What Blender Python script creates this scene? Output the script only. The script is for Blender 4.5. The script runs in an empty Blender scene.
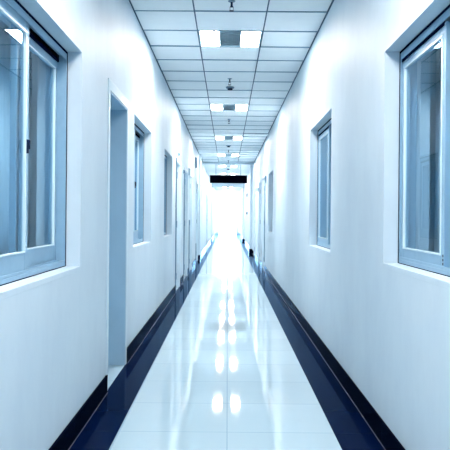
import bpy, bmesh, math, random
from mathutils import Vector
random.seed(4)
C = bpy.context.scene.collection

# ------------------------------------------------------------------ scale of the place (metres)
XL, XR = -0.795, 0.82          # wall faces
CZ = 2.88                      # ceiling height
WT = 0.24                      # wall thickness
Y0, Y1 = -3.5, 50.0            # corridor ends
ROOM = 3.2                     # depth of the side rooms
PITCH = 0.604                  # ceiling module
ROW0 = 6.43 - 16 * PITCH       # a joint between ceiling rows
LIGHTS = [6.43 + PITCH / 2 + k * 7 * PITCH for k in range(-2, 11)]

# ------------------------------------------------------------------ materials
def mat(name, col, rough=0.5, metal=0.0, spec=0.5, bump=0.0, bscale=40.0, mottle=0.0, mscale=2.0, stretch=(1, 1, 1), coat=0.0):
    m = bpy.data.materials.new(name); m.use_nodes = True
    nt = m.node_tree; b = nt.nodes['Principled BSDF']
    b.inputs['Base Color'].default_value = (*col, 1)
    b.inputs['Roughness'].default_value = rough
    b.inputs['Metallic'].default_value = metal
    b.inputs['Specular IOR Level'].default_value = spec
    b.inputs['Coat Weight'].default_value = coat
    if bump or mottle:
        tc = nt.nodes.new('ShaderNodeTexCoord'); mp = nt.nodes.new('ShaderNodeMapping')
        mp.inputs['Scale'].default_value = stretch
        nt.links.new(tc.outputs['Object'], mp.inputs['Vector'])
    if bump:
        n = nt.nodes.new('ShaderNodeTexNoise'); n.inputs['Scale'].default_value = bscale; n.inputs['Detail'].default_value = 4
        bp = nt.nodes.new('ShaderNodeBump'); bp.inputs['Strength'].default_value = bump; bp.inputs['Distance'].default_value = 0.01
        nt.links.new(mp.outputs[0], n.inputs['Vector']); nt.links.new(n.outputs['Fac'], bp.inputs['Height'])
        nt.links.new(bp.outputs[0], b.inputs['Normal'])
    if mottle:
        n = nt.nodes.new('ShaderNodeTexNoise'); n.inputs['Scale'].default_value = mscale; n.inputs['Detail'].default_value = 6
        n.inputs['Roughness'].default_value = 0.65
        r = nt.nodes.new('ShaderNodeValToRGB')
        r.color_ramp.elements[0].position = 0.3; r.color_ramp.elements[1].position = 0.62
        k = 1 - mottle
        r.color_ramp.elements[0].color = (col[0] * (1 - mottle * 1.2), col[1] * k, col[2] * (1 - mottle * .7), 1)
        r.color_ramp.elements[1].color = (*col, 1)
        nt.links.new(mp.outputs[0], n.inputs['Vector']); nt.links.new(n.outputs['Fac'], r.inputs['Fac'])
        nt.links.new(r.outputs['Color'], b.inputs['Base Color'])
    return m

WALLC = (0.555, 0.685, 0.78)
M = {}
M['wall'] = mat('wall_paint', WALLC, 0.55, spec=0.3, bump=0.18, bscale=7, mottle=0.11, mscale=1.6, stretch=(1, 1, .6))
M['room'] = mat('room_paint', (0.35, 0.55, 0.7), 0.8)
M['tile'] = mat('ceiling_board', (0.85, 0.91, 0.95), 0.85, bump=0.15, bscale=90, mottle=0.05, mscale=3)
M['grid'] = mat('ceiling_joint', (0.05, 0.12, 0.2), 0.7)
M['tbar'] = mat('ceiling_bar', (0.045, 0.1, 0.17), 0.6, spec=.2)
M['cross'] = mat('ceiling_cross_bar', (0.17, 0.3, 0.4), 0.6, spec=.2)
M['frame'] = mat('window_aluminium', (0.24, 0.42, 0.58), 0.45, metal=0.1, mottle=0.08, mscale=12)
M['bead'] = mat('pale_bead', (0.62, 0.80, 0.90), 0.25)
M['gasket_and_shade'] = mat('black_gasket_and_shade', (0.001, 0.006, 0.03), 0.8, spec=0)
M['casing'] = mat('door_casing_paint', (0.58, 0.73, 0.83), 0.35, mottle=0.06, mscale=5)
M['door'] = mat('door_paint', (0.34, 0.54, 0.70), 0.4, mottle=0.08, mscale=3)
M['steel'] = mat('steel', (0.35, 0.45, 0.55), 0.25, metal=0.9)
M['dark'] = mat('dark_plastic', (0.004, 0.015, 0.05), 0.5, spec=.15)
M['midblue'] = mat('grey_blue_plastic', (0.12, 0.24, 0.36), 0.4)
M['black'] = mat('sign_black', (0.0005, 0.001, 0.004), 0.8, spec=0.0)
M['curtain'] = mat('curtain_cloth', (0.46, 0.66, 0.80), 0.9, mottle=0.15, mscale=5, stretch=(1, 6, .25), bump=.2, bscale=60)
M['base'] = mat('baseboard_tile', (0.0006, 0.0022, 0.011), 0.13, spec=0.15, bump=0.06, bscale=14)
def lacquer(name, src, ior, tint, rough):
    """dark tile under a blue tinted glaze: the base shader plus a weak tinted gloss"""
    m = src; m.name = name; nt = m.node_tree; L = nt.links.new
    b = nt.nodes['Principled BSDF']; b.inputs['Specular IOR Level'].default_value = 0; b.inputs['IOR'].default_value = 1.0
    o = [n for n in nt.nodes if n.type == 'OUTPUT_MATERIAL'][0]
    mx = nt.nodes.new('ShaderNodeMixShader'); g = nt.nodes.new('ShaderNodeBsdfGlossy'); f = nt.nodes.new('ShaderNodeFresnel')
    f.inputs['IOR'].default_value = ior; g.inputs['Color'].default_value = (*tint, 1); g.inputs['Roughness'].default_value = rough
    if b.inputs['Normal'].is_linked: L(b.inputs['Normal'].links[0].from_socket, g.inputs['Normal'])
    L(f.outputs[0], mx.inputs[0]); L(b.outputs[0], mx.inputs[1]); L(g.outputs[0], mx.inputs[2]); L(mx.outputs[0], o.inputs[0])
    return m
lacquer('baseboard_tile', M['base'], 1.03, (.62, .75, .86), .08)
M['joint'] = mat('skirting_joint', (0.006, 0.018, 0.055), .6)
M['grille'] = mat('grille_metal', (0.48, 0.63, 0.73), 0.4)
M['whitepl'] = mat('white_plastic', (0.6, 0.76, 0.86), 0.35)

def emis(name, col, s):
    m = bpy.data.materials.new(name); m.use_nodes = True
    nt = m.node_tree; nt.nodes.clear()
    o = nt.nodes.new('ShaderNodeOutputMaterial'); e = nt.nodes.new('ShaderNodeEmission')
    e.inputs['Color'].default_value = (*col, 1); e.inputs['Strength'].default_value = s
    nt.links.new(e.outputs[0], o.inputs[0]); return m
LAMP = (1.0, 0.885, 0.79)
M['lamp'] = emis('lamp_diffuser', LAMP, 80)
M['lamp_far'] = emis('lamp_diffuser_far', LAMP, 115)

def glass():
    m = bpy.data.materials.new('window_glass'); m.use_nodes = True
    nt = m.node_tree; nt.nodes.clear()
    o = nt.nodes.new('ShaderNodeOutputMaterial'); mx = nt.nodes.new('ShaderNodeMixShader')
    t = nt.nodes.new('ShaderNodeBsdfTransparent'); g = nt.nodes.new('ShaderNodeBsdfGlossy'); f = nt.nodes.new('ShaderNodeFresnel')
    t.inputs['Color'].default_value = (0.72, 0.86, 0.93, 1)
    g.inputs['Color'].default_value = (0.62, 0.82, 0.97, 1); g.inputs['Roughness'].default_value = 0.0
    geo = nt.nodes.new('ShaderNodeNewGeometry'); mr = nt.nodes.new('ShaderNodeMapRange')
    mr.inputs['To Min'].default_value = 1.5; mr.inputs['To Max'].default_value = 1 / 1.5
    nt.links.new(geo.outputs['Backfacing'], mr.inputs['Value']); nt.links.new(mr.outputs[0], f.inputs['IOR'])
    nt.links.new(f.outputs[0], mx.inputs[0]); nt.links.new(t.outputs[0], mx.inputs[1]); nt.links.new(g.outputs[0], mx.inputs[2])
    nt.links.new(mx.outputs[0], o.inputs[0]); return m
M['glass'] = glass()

def floor_mat(name, col, grout, tw, tl, rough, x0, y0, mott, spec=0.5, gw=0.004):
    m = mat(name, col, rough, spec=spec)
    nt = m.node_tree; b = nt.nodes['Principled BSDF']; L = nt.links.new
    tc = nt.nodes.new('ShaderNodeTexCoord'); sx = nt.nodes.new('ShaderNodeSeparateXYZ'); L(tc.outputs['Object'], sx.inputs[0])
    def line(out, off, size):
        a = nt.nodes.new('ShaderNodeMath'); a.operation = 'ADD'; a.inputs[1].default_value = -off + 100 * size + gw / 2; L(out, a.inputs[0])
        mo = nt.nodes.new('ShaderNodeMath'); mo.operation = 'MODULO'; mo.inputs[1].default_value = size; L(a.outputs[0], mo.inputs[0])
        lt = nt.nodes.new('ShaderNodeMath'); lt.operation = 'LESS_THAN'; lt.inputs[1].default_value = gw; L(mo.outputs[0], lt.inputs[0])
        dv = nt.nodes.new('ShaderNodeMath'); dv.operation = 'DIVIDE'; dv.inputs[1].default_value = size; L(a.outputs[0], dv.inputs[0])
        fl = nt.nodes.new('ShaderNodeMath'); fl.operation = 'FLOOR'; L(dv.outputs[0], fl.inputs[0])
        return lt.outputs[0], fl.outputs[0]
    l1, i1 = line(sx.outputs[0], x0, tw); l2, i2 = line(sx.outputs[1], y0, tl)
    mxm = nt.nodes.new('ShaderNodeMath'); mxm.operation = 'MAXIMUM'; L(l1, mxm.inputs[0]); L(l2, mxm.inputs[1])
    cb = nt.nodes.new('ShaderNodeCombineXYZ'); L(i1, cb.inputs[0]); L(i2, cb.inputs[1])
    wn = nt.nodes.new('ShaderNodeTexWhiteNoise'); L(cb.outputs[0], wn.inputs['Vector'])
    ns = nt.nodes.new('ShaderNodeTexNoise'); ns.inputs['Scale'].default_value = 5; ns.inputs['Detail'].default_value = 5; L(tc.outputs['Object'], ns.inputs['Vector'])
    av = nt.nodes.new('ShaderNodeMath'); av.operation = 'ADD'; L(wn.outputs['Value'], av.inputs[0]); L(ns.outputs['Fac'], av.inputs[1])
    mr = nt.nodes.new('ShaderNodeMapRange'); mr.inputs['From Max'].default_value = 2; mr.inputs['To Min'].default_value = 1 - mott; mr.inputs['To Max'].default_value = 1 + mott * .3
    L(av.outputs[0], mr.inputs['Value'])
    vm = nt.nodes.new('ShaderNodeVectorMath'); vm.operation = 'SCALE'; vm.inputs[0].default_value = col; L(mr.outputs[0], vm.inputs['Scale'])
    mc = nt.nodes.new('ShaderNodeMix'); mc.data_type = 'RGBA'; L(mxm.outputs[0], mc.inputs['Factor']); L(vm.outputs[0], mc.inputs['A']); mc.inputs['B'].default_value = (*grout, 1)
    L(mc.outputs['Result'], b.inputs['Base Color'])
    # very gentle unevenness of the polished tiles
    n2 = nt.nodes.new('ShaderNodeTexNoise'); n2.inputs['Scale'].default_value = 3.0; L(tc.outputs['Object'], n2.inputs['Vector'])
    bp = nt.nodes.new('ShaderNodeBump'); bp.inputs['Strength'].default_value = 0.009; bp.inputs['Distance'].default_value = 0.01
    L(n2.outputs['Fac'], bp.inputs['Height']); L(bp.outputs[0], b.inputs['Normal'])
    return m
M['floor'] = floor_mat('polished_floor_tile', (0.42, 0.58, 0.68), (0.2, 0.34, 0.48), 0.585, 0.585, 0.04, 0.008, 3.80, 0.08, spec=.3)
M['border'] = floor_mat('navy_floor_tile', (0.001, 0.006, 0.035), (0.0006, 0.003, 0.018), 2.0, 0.585, 0.10, 1.2, 3.80, 0.3)

lacquer('navy_floor_tile', M['border'], 1.06, (.5, .68, .88), .06)

# ------------------------------------------------------------------ mesh helpers
def bx(bm, x0, x1, y0, y1, z0, z1, mi=0):
    vs = [bm.verts.new(p) for p in ((x0, y0, z0), (x1, y0, z0), (x1, y1, z0), (x0, y1, z0), (x0, y0, z1), (x1, y0, z1), (x1, y1, z1), (x0, y1, z1))]
    for f in ((3, 2, 1, 0), (4, 5, 6, 7), (0, 1, 5, 4), (1, 2, 6, 5), (2, 3, 7, 6), (3, 0, 4, 7)):
        fc = bm.faces.new([vs[i] for i in f]); fc.material_index = mi
    return vs
def obj(name, bm, mats, parent=None, bevel=0.0, smooth=False, **props):
    bmesh.ops.recalc_face_normals(bm, faces=bm.faces)
    me = bpy.data.meshes.new(name); bm.to_mesh(me); bm.free()
    for m in (mats if isinstance(mats, list) else [mats]): me.materials.append(m)
    o = bpy.data.objects.new(name, me); C.objects.link(o)
    if parent: o.parent = parent
    if bevel:
        b = o.modifiers.new('bevel', 'BEVEL'); b.width = bevel; b.segments = 2; b.limit_method = 'ANGLE'
    if smooth:
        for p in me.polygons: p.use_smooth = True
    for k, v in props.items(): o[k] = v
    return o
def empty(name, loc, **props):
    o = bpy.data.objects.new(name, None); C.objects.link(o); o.location = loc; o.empty_display_size = .1
    for k, v in props.items(): o[k] = v
    return o
def lathe(bm, prof, n=20, c=(0, 0, 0), axis='z'):
    rings = []
    for r, h in prof:
        ring = []
        for i in range(n):
            a = 2 * math.pi * i / n
            p = (r * math.cos(a), r * math.sin(a), h)
            if axis == 'x': p = (h, r * math.cos(a), r * math.sin(a))
            if axis == 'y': p = (r * math.cos(a), h, r * math.sin(a))
            ring.append(bm.verts.new((p[0] + c[0], p[1] + c[1], p[2] + c[2])))
        rings.append(ring)
    for a, b in zip(rings, rings[1:]):
        for i in range(n): bm.faces.new((a[i], a[(i + 1) % n], b[(i + 1) % n], b[i]))
    bm.faces.new(rings[0]); bm.faces.new(rings[-1])

# ------------------------------------------------------------------ openings
# windows: near y, far y, bottom, top ; doors: near y, far y, top, recess of the leaf
WIN_L = [(2.28, 3.79, 0.89, 2.052), (5.92, 7.27, 0.90, 2.033), (8.76, 10.0, 0.905, 2.02)]
WIN_R = [(2.16, 3.68, 0.93, 2.044), (5.57, 7.02, 0.89, 2.042), (12.75, 14.1, 0.885, 2.03)]
DOOR_L = [(4.685, 5.49, 2.01, 0.19), (10.75, 11.65, 2.02, 0.05), (12.75, 13.75, 2.02, 0.05), (14.45, 15.45, 2.02, 0.05), (17.6, 18.6, 2.02, 0.05), (20.0, 21.0, 2.02, 0.05), (26.5, 27.6, 2.02, 0.05)]
DOOR_R = [(15.3, 16.2, 2.05, 0.05), (17.2, 18.2, 2.05, 0.05), (20.4, 21.4, 2.05, 0.05)]

def wall(name, side, holes):
    """a solid wall with real openings: face, back and reveals"""
    x = XL if side < 0 else XR
    bm = bmesh.new()
    ys = sorted({Y0, Y1, *[h[0] for h in holes], *[h[1] for h in holes]})
    zs = sorted({0.0, CZ + .2, *[h[2] for h in holes], *[h[3] for h in holes]})
    xb = x + side * WT
    def solid(i, j):
        if i < 0 or j < 0 or i >= len(ys) - 1 or j >= len(zs) - 1: return False
        cy, cz = (ys[i] + ys[i + 1]) / 2, (zs[j] + zs[j + 1]) / 2
        return not any(h[0] < cy < h[1] and h[2] < cz < h[3] for h in holes)
    def q(*p): bm.faces.new([bm.verts.new(v) for v in p])
    for i in range(len(ys) - 1):
        for j in range(len(zs) - 1):
            if not solid(i, j): continue
            a, b, c, d = ys[i], ys[i + 1], zs[j], zs[j + 1]
            q((x, a, c), (x, b, c), (x, b, d), (x, a, d)); q((xb, a, c), (xb, a, d), (xb, b, d), (xb, b, c))
            if not solid(i - 1, j): q((x, a, c), (x, a, d), (xb, a, d), (xb, a, c))
            if not solid(i + 1, j): q((x, b, c), (xb, b, c), (xb, b, d), (x, b, d))
            if not solid(i, j - 1): q((x, a, c), (xb, a, c), (xb, b, c), (x, b, c))
            if not solid(i, j + 1): q((x, a, d), (x, b, d), (xb, b, d), (xb, a, d))
    bmesh.ops.remove_doubles(bm, verts=bm.verts, dist=1e-5)
    return obj(name, bm, M['wall'], kind='structure')

hl = [(a, b, c, d) for a, b, c, d in WIN_L] + [(a, b, 0.0, t) for a, b, t, r in DOOR_L]
hr = [(a, b, c, d) for a, b, c, d in WIN_R] + [(a, b, 0.0, t) for a, b, t, r in DOOR_R]
w = wall('wall_left', -1, hl); w['label'] = 'white painted left corridor wall with worn plaster'
w = wall('wall_right', 1, hr); w['label'] = 'white painted right corridor wall with three recessed windows'

# closed rooms behind the two walls
for side, nm in ((-1, 'wall_room_left'), (1, 'wall_room_right')):
    x = XL if side < 0 else XR
    xa = x + side * WT; xc = xa + side * ROOM
    bm = bmesh.new()
    lo, hi = min(xa, xc), max(xa, xc)
    if side < 0: bx(bm, lo - .1, lo, Y0, Y1, 0, CZ + .2)
    else: bx(bm, hi, hi + .1, Y0, Y1, 0, CZ + .2)
    for yy in (Y0, 4.25, 8.0, 12.0, 24.0, Y1 - .1): bx(bm, lo, hi, yy, yy + .1, 0, CZ)
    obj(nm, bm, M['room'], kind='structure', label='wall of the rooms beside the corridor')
    bm = bmesh.new(); bx(bm, lo - .1 if side < 0 else lo, hi if side < 0 else hi + .1, Y0, Y1, CZ, CZ + .1)
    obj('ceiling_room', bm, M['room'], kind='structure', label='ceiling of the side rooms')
# wall behind the photographer
bm = bmesh.new(); bx(bm, XL, XR, Y0, Y0 + .1, 0, CZ); obj('wall_back', bm, M['wall'], kind='structure', label='white wall behind the viewpoint')

# ------------------------------------------------------------------ floor
bm = bmesh.new()
BL, BR = -0.582, 0.588
def fq(x0, x1, y0, y1, mi, z=0.0):
    f = bm.faces.new([bm.verts.new(p) for p in ((x0, y0, z), (x1, y0, z), (x1, y1, z), (x0, y1, z))]); f.material_index = mi
bx(bm, XL - WT - ROOM - .1, XR + WT + ROOM + .1, Y0, Y1 + 2, -.15, -.001, 0)
fq(BL, BR, Y0, Y1 + 2, 0)
fq(XL, BL, Y0, Y1, 1); fq(BR, XR, Y0, Y1, 1)
obj('floor', bm, [M['floor'], M['border']], kind='structure', label='polished pale tile floor with navy tile borders along both walls')

# ------------------------------------------------------------------ ceiling of separate boards laid in a grid
bm = bmesh.new()
g = 0.009
y = ROW0
while y - PITCH > Y0: y -= PITCH
n = 0
lights_rows = [round((l - PITCH / 2 - ROW0) / PITCH) for l in LIGHTS]
while y < Y1:
    row = round((y - ROW0) / PITCH)
    for ci, (xa, xb) in enumerate(((XL + .006, -.297), (-.285, .307), (.319, XR - .006))):
        if ci == 1 and row in lights_rows: continue
        if y > 22.1:                               # plain plaster past the beam
            e = .0
            bx(bm, (XL, -.291, .313)[ci], (-.291, .313, XR)[ci], y, min(y + PITCH, Y1), CZ, CZ + .02, 0); continue
        vs = bx(bm, xa, xb, max(y + g, Y0), min(y + PITCH - g, Y1), CZ, CZ + .015, 0)
        dz = random.uniform(0, .005)
        t1, t2 = random.uniform(-.004, .004), random.uniform(-.002, .002)
        if ci == 2 and row == round((14.0 - ROW0) / PITCH): t1 = -.03
        for k, v in enumerate(vs):
            v.co.z += dz + (t1 if k in (0, 1, 4, 5) else 0) + (t2 if k in (0, 3, 4, 7) else 0)
    y += PITCH
bx(bm, XL, XR, Y0, Y1, CZ + .022, CZ + .1, 1)                      # dark void above the joints
yy = ROW0
while yy - PITCH > Y0: yy -= PITCH
while yy < Y1:
    if yy > 22.3: break
    dz = random.uniform(-.001, .002)
    for xa, xb in ((XL, -.297), (-.285, .307), (.319, XR)):
        dz += random.uniform(-.001, .001)
        bx(bm, xa, xb, yy - .007, yy + .007, CZ - .0035 - dz, CZ + .016, 3)
    yy += PITCH
bx(bm, XL, XL + .009, Y0, 21.8, CZ - .009, CZ + .01, 2); bx(bm, XR - .009, XR, Y0, 21.8, CZ - .009, CZ + .01, 2)
for xr in (-.291, .313): bx(bm, xr - .006, xr + .006, Y0, 21.8, CZ + .001, CZ + .018, 2)
obj('ceiling', bm, [M['tile'], M['grid'], M['tbar'], M['cross']], kind='structure', label='suspended ceiling of pale boards in a dark metal grid')

# ------------------------------------------------------------------ baseboards, broken at the doors
for side, doors, nm in ((-1, DOOR_L, 'baseboard_left'), (1, DOOR_R, 'baseboard_right')):
    x = XL if side < 0 else XR
    bm = bmesh.new(); cur = Y0 + .1
    for a, b, t, r in doors + [(Y1, Y1 + 1, 0, 0)]:
        e = a - .055 if a < Y1 - 1 else Y1
        yy = cur
        while yy < e - .01:                       # tile by tile with a hairline joint
            y2 = min(yy + .585, e)
            off = random.uniform(0, .0015)
            xa, xb = (x, x + .012 + off) if side < 0 else (x - .012 - off, x)
            bx(bm, xa, xb, yy, y2 - .0015, 0, .118 + random.uniform(-.001, .001))
            xa, xb = (x, x + .017) if side < 0 else (x - .017, x)
            bx(bm, xa, xb, yy, y2, 0, .004, 1)
            yy = y2
        cur = b + .055
    obj(nm, bm, [M['base'], M['joint']], kind='structure', bevel=.002, label='glossy navy tile skirting along the corridor')

# ------------------------------------------------------------------ sliding windows
def bars(bm, x0, x1, y0, y1, z0, z1, w, wb=None, wt=None):
    wb = wb or w; wt = wt or w
    bx(bm, x0, x1, y0, y0 + w, z0, z1); bx(bm, x0, x1, y1 - w, y1, z0, z1)
    bx(bm, x0, x1, y0 + w, y1 - w, z0, z0 + wb); bx(bm, x0, x1, y0 + w, y1 - w, z1 - wt, z1)

wn_no = 0
def curtain(side, y0, y1, z0, z1, lab, seed):
    x = (XL if side < 0 else XR) + side * (WT + .07)
    root = empty('curtain', (x, (y0 + y1) / 2, 0), label=lab, category='curtain', group='curtains behind the corridor windows')
    rnd = random.Random(seed)
    bm = bmesh.new(); N = 150; prev = None
    ph = rnd.uniform(0, 6); amp = [rnd.uniform(.003, .008) for _ in range(40)]
    L_ = y1 - y0
    for i in range(N + 1):
        t = i / N; yy = -L_ / 2 - .12 + t * (L_ + .24)
        a = amp[int(t * 38)]
        dx = a * math.sin(t * 62 + ph + 1.3 * math.sin(t * 11 + ph)) + .006 * math.sin(t * 150)
        col = [bm.verts.new((dx * s + o * side, yy, z)) for z, s in ((z0 - .25, 1.25), ((z0 + z1) / 2, 1.0), (z1 + .1, .6)) for o in (0,)]
        if prev:
            for k in range(2): bm.faces.new((prev[k], col[k], col[k + 1], prev[k + 1]))
        prev = col
    c = obj('curtain_cloth', bm, M['curtain'], root, smooth=True)
    sd = c.modifiers.new('thick', 'SOLIDIFY'); sd.thickness = .003
    bm = bmesh.new(); lathe(bm, [(.01, -L_ / 2 - .2), (.01, L_ / 2 + .2)], 12, (0, 0, z1 + .11), 'y'); obj('curtain_rod', bm, M['steel'], root)
    for e in (-1, 1):
        bm = bmesh.new(); bx(bm, min(0, -side * .07), max(0, -side * .07), e * (L_ / 2 + .17) - .01, e * (L_ / 2 + .17) + .01, z1 + .1, z1 + .12)
        obj('rod_bracket', bm, M['steel'], root)

def sash(root, xa, xb, ya, yb, za, zb, side, latch_y=None, rail=.065):
    """one sliding leaf: frame with pale glazing beads and a pane"""
    bm = bmesh.new()
    bars(bm, min(xa, xb), max(xa, xb), ya, yb, za, zb, .045, rail, .05)
    s = obj('sash', bm, M['frame'], root, bevel=.0025)
    bm = bmesh.new()                     # beads standing proud around the pane on the corridor side
    xf = xa - side * .004
    bars(bm, min(xf, xa + side * .012), max(xf, xa + side * .012), ya + .043, yb - .043, za + rail - .002, zb - .048, .009)
    obj('glazing_bead', bm, M['bead'], s, bevel=.0015, label='pale glazing bead around the pane')
    bm = bmesh.new(); xm = xa + side * .007
    f = bm.faces.new([bm.verts.new(p) for p in ((xm, ya + .04, za + rail - .01), (xm, yb - .04, za + rail - .01), (xm, yb - .04, zb - .045), (xm, ya + .04, zb - .045))])
    obj('glass_pane', bm, M['glass'], s)
    if latch_y is not None:
        zc = (za + zb) / 2
        bm = bmesh.new(); x2 = xa - side * .012
        bx(bm, min(xa, x2), max(xa, x2), latch_y - .006, latch_y + .006, zc - .03, zc + .03)
        x3 = xa - side * .018
        bx(bm, min(x3, x2), max(x3, x2), latch_y - .006, latch_y + .006, zc - .012, zc + .028)
        obj('latch', bm, M['dark'], s, bevel=.002, label='dark latch')
    return s

def window(side, y0, y1, z0, z1, detail=True, near_front=True, lab=''):
    global wn_no
    wn_no += 1
    x = XL if side < 0 else XR
    s = side
    D = .08                                                        # frame sits 8 cm into the wall
    fa, fb = x + s * D, x + s * (D + .085)
    mid = (y0 + y1) / 2 + .03
    rail = .085 if s < 0 else .05
    root = empty('window_%d' % wn_no, (0, 0, 0), kind='structure', label=lab)
    bm = bmesh.new()
    bars(bm, min(fa, fb), max(fa, fb), y0, y1, z0, z1, .022, .026, .022)
    # track ribs on sill and head
    for dx in (.0, .040, .080):
        xa = fa + s * dx; xb = xa + s * .005
        bx(bm, min(xa, xb), max(xa, xb), y0 + .022, y1 - .022, z0 + .026, z0 + .04)
        bx(bm, min(xa, xb), max(xa, xb), y0 + .022, y1 - .022, z1 - .045, z1 - .022)
    obj('window_frame', bm, M['frame'], root, bevel=.002)
    # dark seal between frame and plaster
    bm = bmesh.new(); ga, gb = fa - s * .003, fa + s * .02
    bars(bm, min(ga, gb), max(ga, gb), y0 + .0005, y1 - .0005, z0 + .0005, z1 - .0005, .007, None, .011)
    gd = fa + s * .0095
    bx(bm, min(gd, fa + s * .0055), max(gd, fa + s * .0055), y0 + .022, y1 - .022, z0 + .026, z0 + .034) if near_front else None  # dark strip stands in for the black gap in the sill track
    ge = fa + s * (.040 if near_front else .0045)
    bx(bm, min(ge, ge + s * .006), max(ge, ge + s * .006), mid, y1 - .022, z1 - .06, z1 - .022)  # black strip painted in as the shadow above the set-back sash
    obj('seal', bm, M['gasket_and_shade'], root, label='dark seal between frame and plaster, with black strips painted as shadow in the track')
    fr = (fa + s * .008, fa + s * .036); bk = (fa + s * .048, fa + s * .076)
    za, zb = z0 + .030, z1 - .035
    near, far = (fr, bk) if near_front else (bk, fr)
    sash(root, *near, y0 + .024, mid + .03, za, zb, s, (mid - .006) if near_front and detail else None, rail)
    sash(root, *far, mid - .02, y1 - .024, za + .004, zb - .012, s, None, rail)
    # plaster sill, a touch proud of the wall
    bm = bmesh.new()
    pa, pb = x - s * .001, fa
    bx(bm, min(pa, pb), max(pa, pb), y0 - .0, y1 + .0, z0 - .022, z0 + .004)
    obj('window_sill', bm, M['wall'], root, bevel=.001)
    return root

window(-1, *WIN_L[0], lab='large sliding window in the left wall nearest the viewer')
window(-1, *WIN_L[1], lab='sliding window in the left wall just past the open doorway')
window(-1, *WIN_L[2], lab='narrow looking third window in the left wall', detail=False)
r1 = window(1, *WIN_R[0], near_front=False, lab='large sliding window in the right wall nearest the viewer')
window(1, *WIN_R[1], near_front=False, lab='second window in the right wall, at mid distance')
window(1, *WIN_R[2], near_front=False, lab='farthest small window in the right wall', detail=False)
# drain holes at the foot of the right window's meeting stile
midr = (WIN_R[0][0] + WIN_R[0][1]) / 2 + .03
for k in range(3):
    bm = bmesh.new(); xx = XR + .08 + .008
    lathe(bm, [(.006, -.0015), (.006, .001)], 12, (xx, midr - .006, WIN_R[0][2] + .048 + k * .017), 'x')
    obj('screw', bm, M['dark'], r1, label='dark screw head')

curtain(-1, *WIN_L[0], 'pale blue curtain drawn behind the nearest left window', 3)
curtain(-1, *WIN_L[1], 'curtain behind the left window past the doorway', 5)
curtain(-1, *WIN_L[2], 'curtain behind the third left window', 6)
curtain(1, *WIN_R[0], 'blue curtain drawn behind the nearest right window', 8)
curtain(1, *WIN_R[1], 'curtain behind the mid distance right window', 9)
curtain(1, *WIN_R[2], 'curtain behind the farthest right window', 12)

# ------------------------------------------------------------------ doors
dn = 0
def door(side, y0, y1, top, rec, cw=.045, lab='', frame_hinges=True, seal=None, proud=.014):
    global dn
    dn += 1
    x = XL if side < 0 else XR; s = side
    root = empty('door_%d' % dn, (0, 0, 0), kind='structure', label=lab)
    bm = bmesh.new()
    a, b = x - s * proud, x
    lo, hi = min(a, b), max(a, b)
    bx(bm, lo, hi, y0 - cw, y0, 0, top + cw); bx(bm, lo, hi, y1, y1 + cw, 0, top + cw); bx(bm, lo, hi, y0, y1, top, top + cw)
    # jamb lining
    a, b = x, x + s * WT
    lo, hi = min(a, b), max(a, b)
    obj('casing', bm, M['casing'], root, bevel=.003)
    if seal:
        bm = bmesh.new(); c = x - s * (proud + .006)
        bx(bm, min(c, x), max(c, x), y0 - cw - .012, y0 - cw, seal[0], seal[1]); obj('edge_strip', bm, M[seal[2]], root, label='dark strip along the casing edge')
    bm = bmesh.new()
    bx(bm, lo, hi, y0, y0 + .012, 0, top - .012); bx(bm, lo, hi, y1 - .012, y1, 0, top - .012); bx(bm, lo, hi, y0, y1, top - .012, top)
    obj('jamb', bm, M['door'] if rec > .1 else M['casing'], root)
    bm = bmesh.new(); a, b = x + s * rec, x + s * (rec + .04)
    lo, hi = min(a, b), max(a, b)
    bx(bm, lo, hi, y0 + .015, y1 - .015, .01, top - .015)
    for zz in ((.18, .95), (1.1, top - .2)):                      # raised panels
        c = x + s * (rec - .006); bx(bm, min(c, a), max(c, a), y0 + .14, y1 - .14, zz[0], zz[1])
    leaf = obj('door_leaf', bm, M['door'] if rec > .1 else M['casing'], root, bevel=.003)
    bm = bmesh.new(); c = x + s * (rec - .012)
    bx(bm, min(c, a), max(c, a), y0 + .045, y0 + .085, .93, 1.13)
    c2 = x + s * (rec - .045)
    bx(bm, min(c2, c), max(c2, c), y0 + .06, y0 + .07, 1.045, 1.06); bx(bm, min(c2, c2 + s * .012), max(c2, c2 + s * .012), y0 + .06, y0 + .18, 1.043, 1.062)
    obj('door_handle', bm, M['steel'], leaf, bevel=.002, label='metal lever handle')
    if frame_hinges:
        for hz in (.25, 1.05, 1.8):
            bm = bmesh.new(); lathe(bm, [(.008, -.05), (.008, .05)], 10, (x - s * .016, y0 - .006, hz)); obj('hinge', bm, M['midblue'], root, label='dark hinge')
    return root
names_l = ['tall recessed doorway between the two nearest left windows', 'pale door in the left wall just past the third window', 'third door along the left wall', 'fourth door along the left wall', 'fifth door along the left wall', 'sixth door along the left wall', 'last door along the left wall beyond the beam']
for i, (d, l) in enumerate(zip(DOOR_L, names_l)): door(-1, *d, cw=.07 if i == 0 else .05, lab=l, frame_hinges=i > 0, proud=.006 if i == 0 else .014, seal=[None, (0, 2.07, 'midblue'), (.12, 1.95, 'midblue'), (0, 1.1, 'midblue'), (0, .5, 'midblue'), None, None][i])
for d, l in zip(DOOR_R, ['first door in the right wall past the farthest window', 'second door in the right wall', 'last door in the right wall before the pilaster']): door(1, *d, cw=.05, lab=l, seal=(.2, 2.05, 'midblue') if d[0] < 16 else None)

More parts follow.
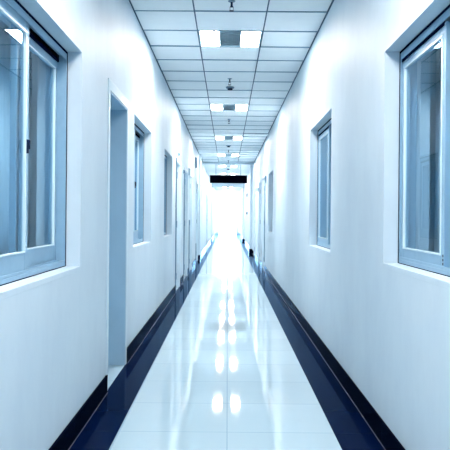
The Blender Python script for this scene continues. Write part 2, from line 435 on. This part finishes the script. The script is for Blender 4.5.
# ------------------------------------------------------------------ beam, pilasters, far portal, end wall
def trim(nm, boxes, m, lab):
    bm = bmesh.new()
    for b in boxes: bx(bm, *b)
    return obj(nm, bm, m, kind='structure', label=lab)
trim('trim_1', [(XL, XR, 21.8, 22.2, CZ - .045, CZ + .01)], M['wall'], 'shallow white beam across the ceiling before the hanging sign')
PY = 23.0
pr = trim('trim_2', [(XR - .085, XR, PY, PY + .4, 0, CZ)], M['wall'], 'white pilaster on the right wall beyond the hanging sign')
pl = trim('trim_3', [(XL, XL + .05, 19.2, 19.6, 0, CZ)], M['wall'], 'slim white pilaster on the left wall')
trim('trim_4', [(XR - .105, XR + .001, PY - .014, PY + .42, 0, .13)], M['base'], 'navy tile foot of the right pilaster')
trim('trim_5', [(XL, XL + .056, 19.186, 19.62, 0, .118)], M['base'], 'navy tile foot of the left pilaster')
trim('trim_6', [(XL, XL + .035, 34, 34.3, 0, CZ), (XR - .085, XR, 34, 34.3, 0, CZ), (XL + .035, XR - .085, 34, 34.3, 2.62, CZ)], M['wall'], 'white portal frame across the far corridor')
trim('trim_7', [(XR - .1, XR, 33.986, 34.31, 0, .12), (XL, XL + .05, 33.986, 34.31, 0, .1)], M['base'], 'navy tile feet of the far portal')
# end wall with a glazed entrance
bm = bmesh.new()
bx(bm, XL, XL + .12, Y1 - .1, Y1, 0, CZ); bx(bm, XR - .12, XR, Y1 - .1, Y1, 0, CZ); bx(bm, XL + .12, XR - .12, Y1 - .1, Y1, 2.75, CZ)
obj('wall_far', bm, M['wall'], kind='structure', label='far end wall around the bright glazed entrance')
root = empty('door_%d' % (dn + 1), (0, 0, 0), kind='structure', label='bright glazed double entrance at the far end of the corridor')
bm = bmesh.new(); a, b = XL + .12, XR - .12
bars(bm, a, b, Y1 - .09, Y1 - .03, 0, 2.75, .06) if False else None
for xx in (a, b - .05): bx(bm, xx, xx + .05, Y1 - .09, Y1 - .03, 0, 2.75)
bx(bm, a + .05, b - .05, Y1 - .09, Y1 - .03, 2.7, 2.75); bx(bm, a + .05, b - .05, Y1 - .09, Y1 - .03, 2.08, 2.16)
obj('door_frame', bm, M['casing'], root)
mx = (a + b) / 2
for (p, q_) in ((a + .05, mx - .003), (mx + .003, b - .05)):
    bm = bmesh.new()
    for xx in (p, q_ - .05): bx(bm, xx, xx + .05, Y1 - .08, Y1 - .04, .01, 2.08)
    for zz in ((.01, .12), (2.02, 2.08)): bx(bm, p + .05, q_ - .05, Y1 - .08, Y1 - .04, *zz)
    lf = obj('door_leaf', bm, M['casing'], root)
    bm = bmesh.new(); bm.faces.new([bm.verts.new(v) for v in ((p + .05, Y1 - .06, .12), (q_ - .05, Y1 - .06, .12), (q_ - .05, Y1 - .06, 2.02), (p + .05, Y1 - .06, 2.02))])
    obj('glass_pane', bm, M['glass'], lf)
bm = bmesh.new(); bm.faces.new([bm.verts.new(v) for v in ((a + .05, Y1 - .06, 2.16), (b - .05, Y1 - .06, 2.16), (b - .05, Y1 - .06, 2.7), (a + .05, Y1 - .06, 2.7))])
obj('transom_pane', bm, M['glass'], root)

# ------------------------------------------------------------------ ceiling lights
def ceiling_light():
    root = empty('ceiling_light', (0, 0, CZ), category='ceiling light', group='recessed ceiling lights along the corridor')
    bm = bmesh.new(); h = PITCH / 2 - .004; w_ = .293
    t = .014
    bx(bm, -w_, w_, -h, -h + t, -.004, .02); bx(bm, -w_, w_, h - t, h, -.004, .02)
    for xx in (-w_, -.105, .105 - t * .6, w_ - t): bx(bm, xx, xx + (t if abs(xx) > .2 else t * .6), -h + t, h - t, -.004, .02)
    obj('light_frame', bm, M['whitepl'], root)
    for sx in (-1, 1):
        bm = bmesh.new(); bx(bm, min(sx * .106, sx * .279), max(sx * .106, sx * .279), -h + t, h - t, .004, .012)
        obj('diffuser', bm, M['lamp'], root)
    bm = bmesh.new(); n = 9
    for k in range(n):
        yy = -h + t + .012 + k * (2 * h - 2 * t - .024) / (n - 1)
        vs = bx(bm, -.096, .096, yy - .02, yy + .014, .001, .0035)
        for v in (vs[3], vs[2], vs[7], vs[6]): v.co.z += .012
    bx(bm, -.096, .096, -h + t, h - t, .0175, .0195)
    obj('air_grille', bm, M['grille'], root, label='slatted grey grille between the two lit panels')
    return root
def dup(root, loc, label):
    r = root.copy(); C.objects.link(r); r.location = loc; r['label'] = label
    for ch in list(root.children):
        c = ch.copy(); C.objects.link(c); c.parent = r
        if 'diffuser' in c.name and loc[1] > 18:       # brighter tubes towards the entrance hall
            c.data = FAR_DIFF.setdefault(ch.data.name, ch.data.copy()); c.data.materials[0] = M['lamp_far']
    return r
FAR_DIFF = {}
ordn = ['', '', 'nearest', 'second', 'third', 'fourth', 'fifth', 'sixth', 'seventh', 'eighth', 'ninth', 'tenth', 'eleventh']
proto = ceiling_light()
for i, ly in enumerate(LIGHTS):
    lab = ('%s ceiling light in view, two lit squares either side of a grille' % ordn[i]) if i > 1 else ('recessed ceiling light %s the viewpoint' % ('above' if i else 'behind'))
    if i == 0: proto.location = (.011, ly, CZ); proto['label'] = lab
    else: dup(proto, (.011, ly, CZ), lab)

# ------------------------------------------------------------------ sprinklers and smoke detectors
def sprinkler():
    root = empty('sprinkler_head', (0, 0, CZ), category='sprinkler', group='sprinkler heads on the ceiling centre line')
    bm = bmesh.new(); lathe(bm, [(.028, 0.012), (.028, -.004), (.02, -.008), (.011, -.009)], 20); obj('escutcheon', bm, M['midblue'], root)
    bm = bmesh.new(); lathe(bm, [(.009, -.006), (.009, -.038), (.012, -.04), (.012, -.048), (.006, -.05)], 14); obj('stem', bm, M['dark'], root)
    bm = bmesh.new()
    for sx in (-1, 1):
        bx(bm, sx * .013 - .002, sx * .013 + .002, -.003, .003, -.074, -.046)
    bx(bm, -.015, .015, -.003, .003, -.077, -.073)
    obj('yoke', bm, M['dark'], root)
    bm = bmesh.new(); lathe(bm, [(.019, -.077), (.019, -.08), (.004, -.083)], 16); obj('deflector', bm, M['dark'], root)
    return root
sp = sprinkler()
for i, (yy, l) in enumerate(((5.55, 'dark sprinkler head at the top edge, before the nearest light'), (8.66, 'sprinkler head just before the nearest smoke detector'), (12.25, 'sprinkler head between the second and third lights'), (17.9, 'small sprinkler head between the third and fourth lights'), (21.2, 'sprinkler head just before the ceiling beam'))):
    if i == 0: sp.location = (.018, yy, CZ); sp['label'] = l
    else: dup(sp, (.012, yy, CZ), l)
def detector():
    root = empty('smoke_detector', (0, 0, CZ), category='smoke detector', group='smoke detectors on the ceiling centre line')
    bm = bmesh.new(); lathe(bm, [(.056, 0.0), (.056, -.012), (.05, -.02)], 28); obj('detector_base', bm, M['midblue'], root, bevel=.002)
    bm = bmesh.new(); lathe(bm, [(.034, -.019), (.034, -.034), (.026, -.042), (.01, -.044)], 24); obj('detector_chamber', bm, M['dark'], root)
    return root
dt = detector()
for i, (yy, l) in enumerate(((9.22, 'round smoke detector just past the second sprinkler'), (16.75, 'smoke detector past the third ceiling light'), (24.8, 'smoke detector beyond the hanging sign'))):
    if i == 0: dt.location = (.018, yy, CZ); dt['label'] = l
    else: dup(dt, (.01, yy, CZ), l)

# ------------------------------------------------------------------ hanging sign
SY = 22.6
k = SY / 22.0
root = empty('hanging_sign', (.02, SY, 2.275), label='black rectangular sign hanging across the corridor on two rods', category='sign')
bm = bmesh.new(); bx(bm, -.6, .6, -.03, .03, -.015, .24); obj('sign_panel', bm, M['black'], root, bevel=.004)
for sx in (-.405, .395):
    bm = bmesh.new(); lathe(bm, [(.008, .23), (.008, CZ - 2.275 + .002)], 8, (sx, 0, 0)); obj('rod', bm, M['midblue'], root)

# ------------------------------------------------------------------ small things on the walls
def plate(nm, x, y, z, dx, dy, dz, m, lab, cat, grp=None):
    """projecting plaque: a face plate held off the wall by a bracket"""
    s = -1 if x < 0 else 1
    wx = XL if s < 0 else XR
    root = empty(nm, (wx, y, z), label=lab, category=cat)
    if grp: root['group'] = grp
    bm = bmesh.new(); bx(bm, min(-s * .008, -s * dx), max(-s * .008, -s * dx), -dy / 2, dy / 2, -dz / 2, dz / 2); obj('plaque', bm, m, root, bevel=.003)
    bm = bmesh.new(); bx(bm, min(0, -s * .01), max(0, -s * .01), -dy / 2 - .008, dy / 2 + .008, -dz / 2 - .01, dz / 2 + .01); obj('mounting_plate', bm, M['midblue'], root)
plate('wall_sign', -1, 17.0, 2.48, .045, .05, .25, M['midblue'], 'dark upright sign projecting high from the left wall', 'sign')
plate('room_sign', -1, 14.2, 2.08, .04, .03, .13, M['grille'], 'small plate projecting beside the third left door', 'sign', 'small projecting room signs')
plate('room_sign', -1, 12.5, 1.97, .03, .02, .05, M['midblue'], 'tiny plate projecting before the third left door', 'sign', 'small projecting room signs')
plate('room_sign', -1, 11.15, 2.16, .03, .05, .04, M['midblue'], 'small blue knob above the second left door', 'sign', 'small projecting room signs')
plate('room_sign', 1, 14.95, 1.98, .03, .03, .15, M['midblue'], 'small plate projecting past the farthest right window', 'sign', 'small projecting room signs')
plate('room_sign', 1, 18.6, 1.9, .07, .03, .1, M['whitepl'], 'pale plate projecting beside the second right door', 'sign', 'small projecting room signs')
plate('wall_box', 1, 20.0, 2.62, .05, .1, .2, M['whitepl'], 'pale box high on the right wall before the beam', 'wall box')
plate('call_box', 1, 28.7, 2.07, .06, .08, .15, M['dark'], 'upper small dark box on the right wall beyond the sign', 'wall box')
plate('light_switch', 1, 28.7, 1.33, .05, .08, .1, M['dark'], 'lower small dark switch on the right wall beyond the sign', 'switch')

# ------------------------------------------------------------------ daylight, camera, view
w = bpy.data.worlds.new('World'); bpy.context.scene.world = w; w.use_nodes = True
bg = w.node_tree.nodes['Background']; bg.inputs['Color'].default_value = (0.93, 0.97, 1.0, 1); bg.inputs['Strength'].default_value = 20

cam = bpy.data.cameras.new('camera'); co = bpy.data.objects.new('camera', cam); C.objects.link(co)
cam.sensor_width = 36; cam.lens = 700 / 450 * 36
cam.shift_x = -2.5 / 450; cam.shift_y = -8 / 450
cam.clip_start = .01; cam.clip_end = 200
co.location = (0, 0, 1.168)
from mathutils import Matrix
co.matrix_world = Matrix.Translation((0, 0, 1.168)) @ Matrix.Rotation(math.pi / 2, 4, 'X') @ Matrix.Rotation(.009, 4, 'Z')
sc = bpy.context.scene
sc.camera = co
sc.view_settings.view_transform = 'Standard'; sc.view_settings.look = 'None'
sc.view_settings.exposure = 0.66; sc.view_settings.gamma = 1.0
sc.view_settings.use_curve_mapping = False
